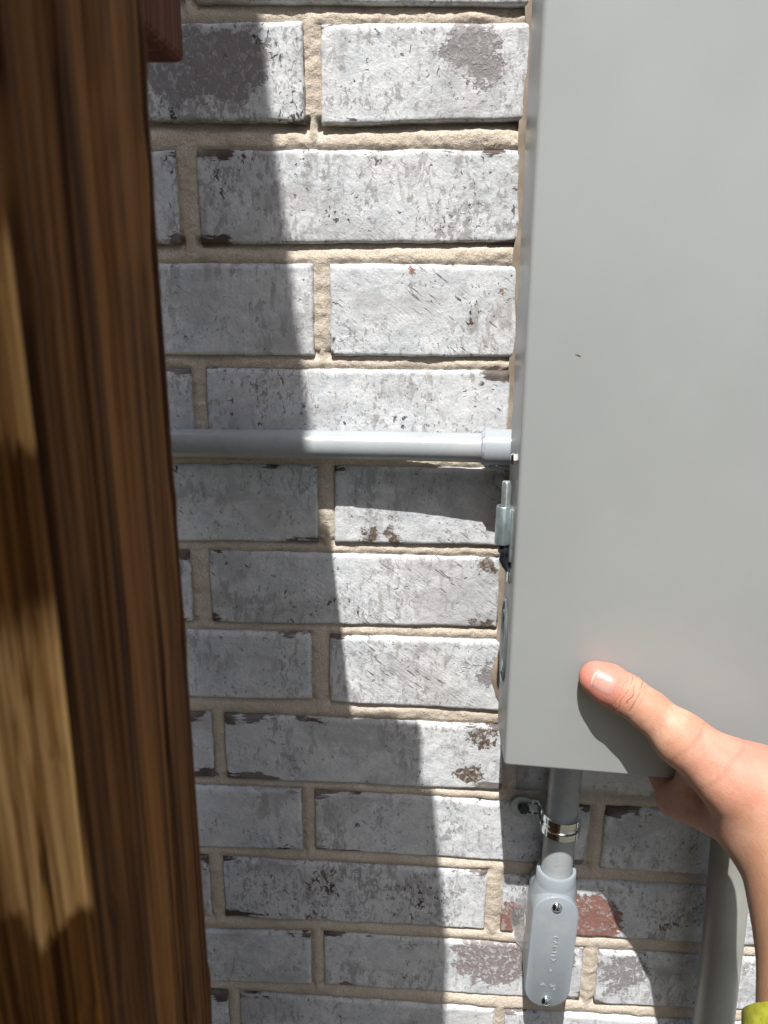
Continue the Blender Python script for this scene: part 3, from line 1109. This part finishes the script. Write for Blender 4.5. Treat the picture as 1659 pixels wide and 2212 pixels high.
lr = .0180
bodyloops = [stadium(.0165, -.0445), stadium(.0178, -.036), stadium(.0185, -.022), stadium(.0191, -.008), stadium(.0194, -.0035), stadium(.0192, -.0022)]
loft('body', bodyloops, M_LB, lb, ang=60)
loft('cover', [stadium(.0194, -.0018), stadium(.0194, .0004), stadium(.0191, .0010), stadium(.0186, .0013)], M_LB, lb, ang=70)
# hub and shoulder
hb = VA.lerp(VB, .945)
bm = bmesh.new()
lathe_bm(bm, VB + axp * .010, -axp, [(0, .0182), (.006, .0180), (.010, .0172), (.012, .0170), (.0225, .0168), (.0230, .0164), (.0230, .0138), (.016, .0137)], 48, cap=False)
adopt(from_bm('hub', bm, M_LB, smooth=True, angle=40), lb)
loft('shoulder', [
    [VB + axp * -.0008 + (Vector((math.cos(a), -math.sin(a), 0))) * .0172 for a in np.linspace(0, 2 * math.pi, 42, endpoint=False)],
    [VB + axp * .008 + (Vector((math.cos(a) * 1.04, -math.sin(a) * 1.04, 0))) * .0186 for a in np.linspace(0, 2 * math.pi, 42, endpoint=False)],
    [CT.lerp(CB, .12) + Vector((math.cos(a) * .0186, -math.sin(a) * .0200 + .0205, .0)) for a in np.linspace(0, 2 * math.pi, 42, endpoint=False)],
], M_LB, lb, ang=70)
for base, kx in ((CT - dn * .0095, 0), (CB + dn * .0120, 1)):
    bm = bmesh.new()
    lathe_bm(bm, base + nf * .0012, nf, [(0, .0046), (.0008, .0046), (.0019, .0038), (.0026, .0023), (.0028, .0019), (.0014, .0014), (.0014, .0002)], 24)
    sc = from_bm('screw', bm, M_CHROME, smooth=True, angle=50)
    adopt(sc, lb)
    bm = bmesh.new()
    for q_ in (0.5, 2.07):
        u_ = rt * math.cos(q_) + dn * math.sin(q_)
        w_ = nf.cross(u_)
        c = base + nf * .0041
        vs_ = [bm.verts.new(c + u_ * s1 * .0021 + w_ * s2 * .00045) for s1, s2 in ((-1, -1), (1, -1), (1, 1), (-1, 1))]
        bm.faces.new(vs_)
    cr = from_bm('cross_slot', bm, M_BLACK)
    adopt(cr, lb)
    cr.parent = sc
    cr.matrix_parent_inverse = sc.matrix_world.inverted() @ Matrix.Identity(4)
# embossed lettering, reading downwards
tm = Matrix(((dn.x, rt.x, nf.x, 0), (dn.y, rt.y, nf.y, 0), (dn.z, rt.z, nf.z, 0), (0, 0, 0, 1)))


def emboss(txt, size, along, across):
    cu = bpy.data.curves.new('lettering', 'FONT')
    cu.body = txt
    cu.size = size
    cu.extrude = .0004
    cu.bevel_depth = .00010
    cu.align_x = 'CENTER'
    cu.align_y = 'CENTER'
    cu.space_character = 1.25
    tmp = bpy.data.objects.new('lettering_source', cu)
    COL.objects.link(tmp)
    bpy.context.view_layer.update()
    me = bpy.data.meshes.new_from_object(tmp.evaluated_get(bpy.context.evaluated_depsgraph_get()))
    bpy.data.objects.remove(tmp)
    bpy.data.curves.remove(cu)
    me.name = 'lettering'
    me.materials.clear()
    p = CT.lerp(CB, along) + rt * across + nf * .0015
    me.transform(Matrix.Translation(p) @ tm)
    o = link('lettering', me, M_LB)
    adopt(o, lb)
    return o


bpy.context.view_layer.update()
emboss('CANTEX', .0060, .44, .0018)
emboss('\u00ae', .0030, .735, .0006)
emboss('3"', .0064, .96, .0038)
emboss('4', .0064, .93, -.0046)
# smeared clear sealant round the back of the fitting
V, F = [], []
NA = 40
for i in range(NA):
    an = 2 * math.pi * i / NA
    nz = fbm(np.array([[math.cos(an) * 2, math.sin(an) * 2, 1.3]]), 101, 3)[0]
    for (kx, kz, yy) in ((1.0, 1.0, -.020), (1.20 + .5 * nz, 1.10 + .3 * nz, -.0085), (1.55 + 1.2 * nz, 1.22 + .5 * nz, -.0035), (1.75 + 1.3 * nz, 1.28 + .5 * nz, .0008)):
        V.append((.1172 + math.cos(an) * .0165 * kx, yy, -.556 + math.sin(an) * .034 * kz))
for i in range(NA):
    j = (i + 1) % NA
    for k_ in range(3):
        F.append((i * 4 + k_, j * 4 + k_, j * 4 + k_ + 1, i * 4 + k_ + 1))
adopt(mesh('clear_sealant', V, F, M_CLEAR), lb)

# ------------------------------------------------------------------ thick conduit lower right
rc = thing('thick_conduit', 'thick dull grey plastic conduit climbing the wall below the hand', 'conduit', (.266, -.02, GZ))
bm = bmesh.new()
tube_bm(bm, [(.2560, -.036, -.330), (.2580, -.036, -.40), (.2640, -.036, -.52), (.2690, -.036, -.66), (.2740, -.036, -.80), (.286, -.036, GZ)], .0167, 48)
adopt(from_bm('pipe', bm, M_PVCD, smooth=True, angle=60), rc)

# ------------------------------------------------------------------ person: hand and forearm
person = thing('person', 'bare hand and forearm gripping lower edge of grey box, thumb on its front', 'person', (.22, -.2, -.34))


def rc_sdf(P, a, b, ra, rb):
    a, b = np.array(a), np.array(b)
    ba = b - a
    t = np.clip(((P - a) @ ba) / (ba @ ba), 0, 1)
    return np.linalg.norm(P - (a + t[:, None] * ba), axis=1) - (ra + (rb - ra) * t)


def smin(a, b, k):
    h = np.clip(.5 + .5 * (b - a) / k, 0, 1)
    return b + (a - b) * h - k * h * (1 - h)


T0, T1, IP = (.1165, -.1178, -.2470), (.1238, -.1193, -.2502), (.1364, -.1225, -.2562)
PM, MC, CM = (.1507, -.1285, -.2645), (.1695, -.1380, -.2780), (.2010, -.1500, -.2975)
IK = (.1840, -.1040, -.3470)
W1, W2 = (.2180, -.1560, -.3010), (.2180, -.1560, -.3270)
EL = (.1840, -.4100, -.4750)


def hand_sdf(P):
    th = rc_sdf(P, T0, T1, .0116, .0136)
    th = smin(th, rc_sdf(P, T1, IP, .0136, .0134), .003)
    th = smin(th, rc_sdf(P, IP, PM, .0136, .0128), .003)
    th = np.maximum(th, P[:, 1] + .1088)                  # pads pressed flat on the steel
    th = smin(th, rc_sdf(P, PM, MC, .0128, .0160), .006)
    th = smin(th, rc_sdf(P, MC, CM, .0165, .0220), .008)
    th = smin(th, rc_sdf(P, CM, W1, .0220, .0240), .010)
    pal = rc_sdf(P, IK, W2, .0135, .0190)
    pal = smin(pal, rc_sdf(P, (.2010, -.0950, -.352), W2, .0130, .0190), .010)
    pal = smin(pal, rc_sdf(P, (.2190, -.0830, -.357), W2, .0125, .0190), .010)
    pal = smin(pal, rc_sdf(P, (.2350, -.0770, -.361), W2, .0115, .0180), .010)
    web = rc_sdf(P, (.1810, -.1330, -.3010), (.1860, -.1180, -.3330), .0090, .0110)
    arm = rc_sdf(P, W1, (.2310, -.2000, -.3400), .0220, .0235)
    arm = smin(arm, rc_sdf(P, W2, (.2350, -.2000, -.3610), .0200, .0235), .02)
    arm = smin(arm, rc_sdf(P, (.2310, -.2000, -.3400), EL, .0245, .0420), .02)
    arm = smin(arm, rc_sdf(P, (.2350, -.2000, -.3610), EL, .0235, .0420), .02)
    d = smin(pal, web, .012)
    d = smin(d, th, .010)
    d = smin(d, arm, .016)
    fin = None
    for (k_, pip, dip, tip, r) in (
        (IK, (.1800, -.0680, -.3440), (.1770, -.0450, -.3410), (.1755, -.0280, -.3395), .0098),
        ((.2010, -.0950, -.352), (.1985, -.0560, -.3460), (.1965, -.0330, -.3425), (.1955, -.0165, -.3405), .0100),
        ((.2190, -.0830, -.357), (.2170, -.0470, -.3470), (.2155, -.0280, -.3435), (.2150, -.0150, -.3420), .0093),
        ((.2350, -.0770, -.361), (.2350, -.0470, -.3470), (.2345, -.0310, -.3430), (.2340, -.0190, -.3410), .0083)):
        f = rc_sdf(P, k_, pip, r * 1.22, r)
        f = smin(f, rc_sdf(P, pip, dip, r, r * .88), .002)
        f = smin(f, rc_sdf(P, dip, tip, r * .88, r * .78), .002)
        fin = f if fin is None else np.minimum(fin, f)
    d = smin(d, fin, .006)
    return d


def surface_nets(fn, lo, hi, h):
    lo, hi = np.array(lo), np.array(hi)
    n_ = np.ceil((hi - lo) / h).astype(int) + 1
    ax_ = [lo[i] + h * np.arange(n_[i]) for i in range(3)]
    D_ = np.full(n_, 1.0, np.float32)
    B_ = 12
    for i0 in range(0, n_[0], B_):
        for j0 in range(0, n_[1], B_):
            for k0 in range(0, n_[2], B_):
                xs_, ys_, zs_ = ax_[0][i0:i0 + B_], ax_[1][j0:j0 + B_], ax_[2][k0:k0 + B_]
                c = np.array([[xs_.mean(), ys_.mean(), zs_.mean()]])
                dc = fn(c)[0]
                rr = h * B_ * .9 + .004
                if abs(dc) > rr:
                    D_[i0:i0 + B_, j0:j0 + B_, k0:k0 + B_] = dc
                    continue
                G_ = np.stack(np.meshgrid(xs_, ys_, zs_, indexing='ij'), -1).reshape(-1, 3)
                D_[i0:i0 + B_, j0:j0 + B_, k0:k0 + B_] = fn(G_).reshape(len(xs_), len(ys_), len(zs_))
    ins = D_ < 0
    cells = np.zeros(n_ - 1, bool)
    allin = np.ones(n_ - 1, bool)
    for a in (0, 1):
        for b in (0, 1):
            for c in (0, 1):
                s_ = ins[a:n_[0] - 1 + a, b:n_[1] - 1 + b, c:n_[2] - 1 + c]
                cells |= s_
                allin &= s_
    act = cells & ~allin
    ci = np.argwhere(act)
    idv = np.full(n_ - 1, -1)
    idv[act] = np.arange(len(ci))
    acc = np.zeros((len(ci), 3))
    cnt = np.zeros(len(ci))
    cor = [(a, b, c) for a in (0, 1) for b in (0, 1) for c in (0, 1)]
    for p in cor:
        for axis in range(3):
            if p[axis] == 1:
                continue
            q_ = list(p)
            q_[axis] = 1
            d0 = D_[ci[:, 0] + p[0], ci[:, 1] + p[1], ci[:, 2] + p[2]]
            d1 = D_[ci[:, 0] + q_[0], ci[:, 1] + q_[1], ci[:, 2] + q_[2]]
            cr_ = (d0 < 0) != (d1 < 0)
            t = np.where(cr_, d0 / np.where(np.abs(d0 - d1) < 1e-12, 1, d0 - d1), 0)
            pt = np.array(p)[None] + t[:, None] * (np.array(q_) - np.array(p))[None]
            acc[cr_] += pt[cr_]
            cnt[cr_] += 1
    V_ = lo + h * (ci + acc / np.maximum(cnt, 1)[:, None])
    Fs = []
    for axis in range(3):
        o1, o2 = (axis + 1) % 3, (axis + 2) % 3
        sl0 = [slice(None)] * 3
        sl1 = [slice(None)] * 3
        sl0[axis] = slice(0, n_[axis] - 1)
        sl1[axis] = slice(1, n_[axis])
        e = np.argwhere(ins[tuple(sl0)] != ins[tuple(sl1)])
        e = e[(e[:, o1] > 0) & (e[:, o2] > 0) & (e[:, o1] < n_[o1] - 1) & (e[:, o2] < n_[o2] - 1)]
        sg = ins[tuple(sl0)][e[:, 0], e[:, 1], e[:, 2]]
        quad = []
        for (a, b) in ((-1, -1), (0, -1), (0, 0), (-1, 0)):
            c = e.copy()
            c[:, o1] += a
            c[:, o2] += b
            quad.append(idv[c[:, 0], c[:, 1], c[:, 2]])
        qd = np.stack(quad, 1)
        qd[~sg] = qd[~sg][:, ::-1]
        Fs.append(qd)
    return V_, np.concatenate(Fs)


hv, hf = surface_nets(hand_sdf, (.095, -.475, -.535), (.295, -.001, -.225), .0016)
# project onto the surface twice for a smooth skin
for _ in range(3):
    d0 = hand_sdf(hv)
    e_ = 4e-4
    gr_ = np.stack([(hand_sdf(hv + np.eye(3)[i] * e_) - d0) / e_ for i in range(3)], 1)
    hv = hv - gr_ * (d0 / np.maximum((gr_ ** 2).sum(1), .3))[:, None]
body = mesh('hand_and_forearm', hv - np.array(person.location), hf, M_SKIN)
body.parent = person
# attributes for skin colour and creases
ipv = np.array(IP)
axd = (np.array(T0) - ipv)
axd /= np.linalg.norm(axd)
al = (hv - ipv) @ axd
dist_ip = np.linalg.norm(hv - ipv, axis=1)
flush = np.clip((al + .004) / .020, 0, 1) * (dist_ip < .05)
mc = np.array((.205, -.160, -.275))
flush = np.maximum(flush, .8 * np.clip(1 - np.linalg.norm(hv - mc, axis=1) / .045, 0, 1))
tan_ = np.clip((-hv[:, 1] - .165) / .06, 0, 1)
wv = .0012 * (2 * vnoise(hv * 130, 5) - 1)
crease = np.zeros(len(hv))
knuckle = np.clip((.021 - dist_ip) / .004, 0, 1)
mcv = np.array(MC)
am2 = (hv - mcv) @ (np.array(MC) - np.array(PM)) / np.linalg.norm(np.array(MC) - np.array(PM))
crease = np.maximum(crease, .40 * np.exp(-((am2 - .003 + wv) / .0010) ** 2) * (np.linalg.norm(hv - mcv, axis=1) < .026))
crease = np.maximum(crease, .30 * np.exp(-((am2 - .027 + 2 * wv) / .0011) ** 2) * (np.linalg.norm(hv - np.array(CM), axis=1) < .034))
for nm, arr in (('flush', flush), ('tan', tan_), ('crease', crease), ('along', al), ('knuckle', knuckle)):
    at = body.data.attributes.new(nm, 'FLOAT', 'POINT')
    at.data.foreach_set('value', arr.astype(np.float32))
# thumb nail
ctr = np.array(T1) + axd * .0050
side = np.cross(axd, np.array([0, -1, 0]))
side /= np.linalg.norm(side)
dors = np.cross(side, axd)
if dors[1] > 0:
    dors = -dors
upv = side if side[2] > 0 else -side
dors = dors * math.cos(.30) + upv * math.sin(.30)
side = np.cross(axd, dors)
for nm, t0_, t1_, mt, lift in (('thumb_nail', -1.0, .84, M_NAIL, .00025), ('nail_tip', .84, 1.0, M_NAILE, .00035)):
    V, F = [], []
    NU, NV = 14, 14
    for i in range(NU + 1):
        t = t0_ + (t1_ - t0_) * i / NU
        wl = .0073 * (1 - .30 * max(0, -t) ** 3.0 - .10 * max(0, t) ** 6)
        for j in range(NV + 1):
            u_ = -1 + 2 * j / NV
            P0 = ctr + axd * (t * .0078 - (.0018 * u_ * u_ if t < 0 else -.0002 + .0022 * u_ * u_)) + side * (u_ * wl) + dors * .02
            for _ in range(22):
                P0 = P0 - dors * hand_sdf(P0[None])[0] * .8
            rimf = (1 - abs(u_) ** 6) * (1 - max(0, -t) ** 8)
            V.append(P0 + dors * (lift * (0.2 + .8 * rimf) - .0004 * (1 - rimf)) - np.array(person.location))
    for i in range(NU):
        for j in range(NV):
            F.append((i * (NV + 1) + j, i * (NV + 1) + j + 1, (i + 1) * (NV + 1) + j + 1, (i + 1) * (NV + 1) + j))
    o = mesh(nm, V, F, mt)
    o.parent = person
    sm = o.modifiers.new('thickness', 'SOLIDIFY')
    sm.thickness = .0004
    sm.offset = -1
# sleeve
bm = bmesh.new()
pA, pB = Vector((.2208, -.2525, -.3812)), Vector((.135, -.62, -.600))
d_ = (pB - pA).normalized()
rings = []
e1, e2 = frame(d_)
for i in range(30):
    t = i / 29
    p = pA.lerp(pB, t)
    ring = []
    for k_ in range(40):
        an = 2 * math.pi * k_ / 40
        rr = .0395 + .026 * t + (.0006 + .004 * t) * math.sin(3 * an + t * 9) + .003 * fbm(np.array([[math.cos(an) * 2, math.sin(an) * 2, t * 9]]), 121, 2)[0]
        ring.append(bm.verts.new(p + (e1 * math.cos(an) + e2 * math.sin(an)) * rr))
    rings.append(ring)
for i in range(29):
    for k_ in range(40):
        bm.faces.new((rings[i][k_], rings[i][(k_ + 1) % 40], rings[i + 1][(k_ + 1) % 40], rings[i + 1][k_]))
o = from_bm('sleeve', bm, M_SLEEVE, smooth=True)
adopt(o, person)
sm = o.modifiers.new('thickness', 'SOLIDIFY')
sm.thickness = .0016
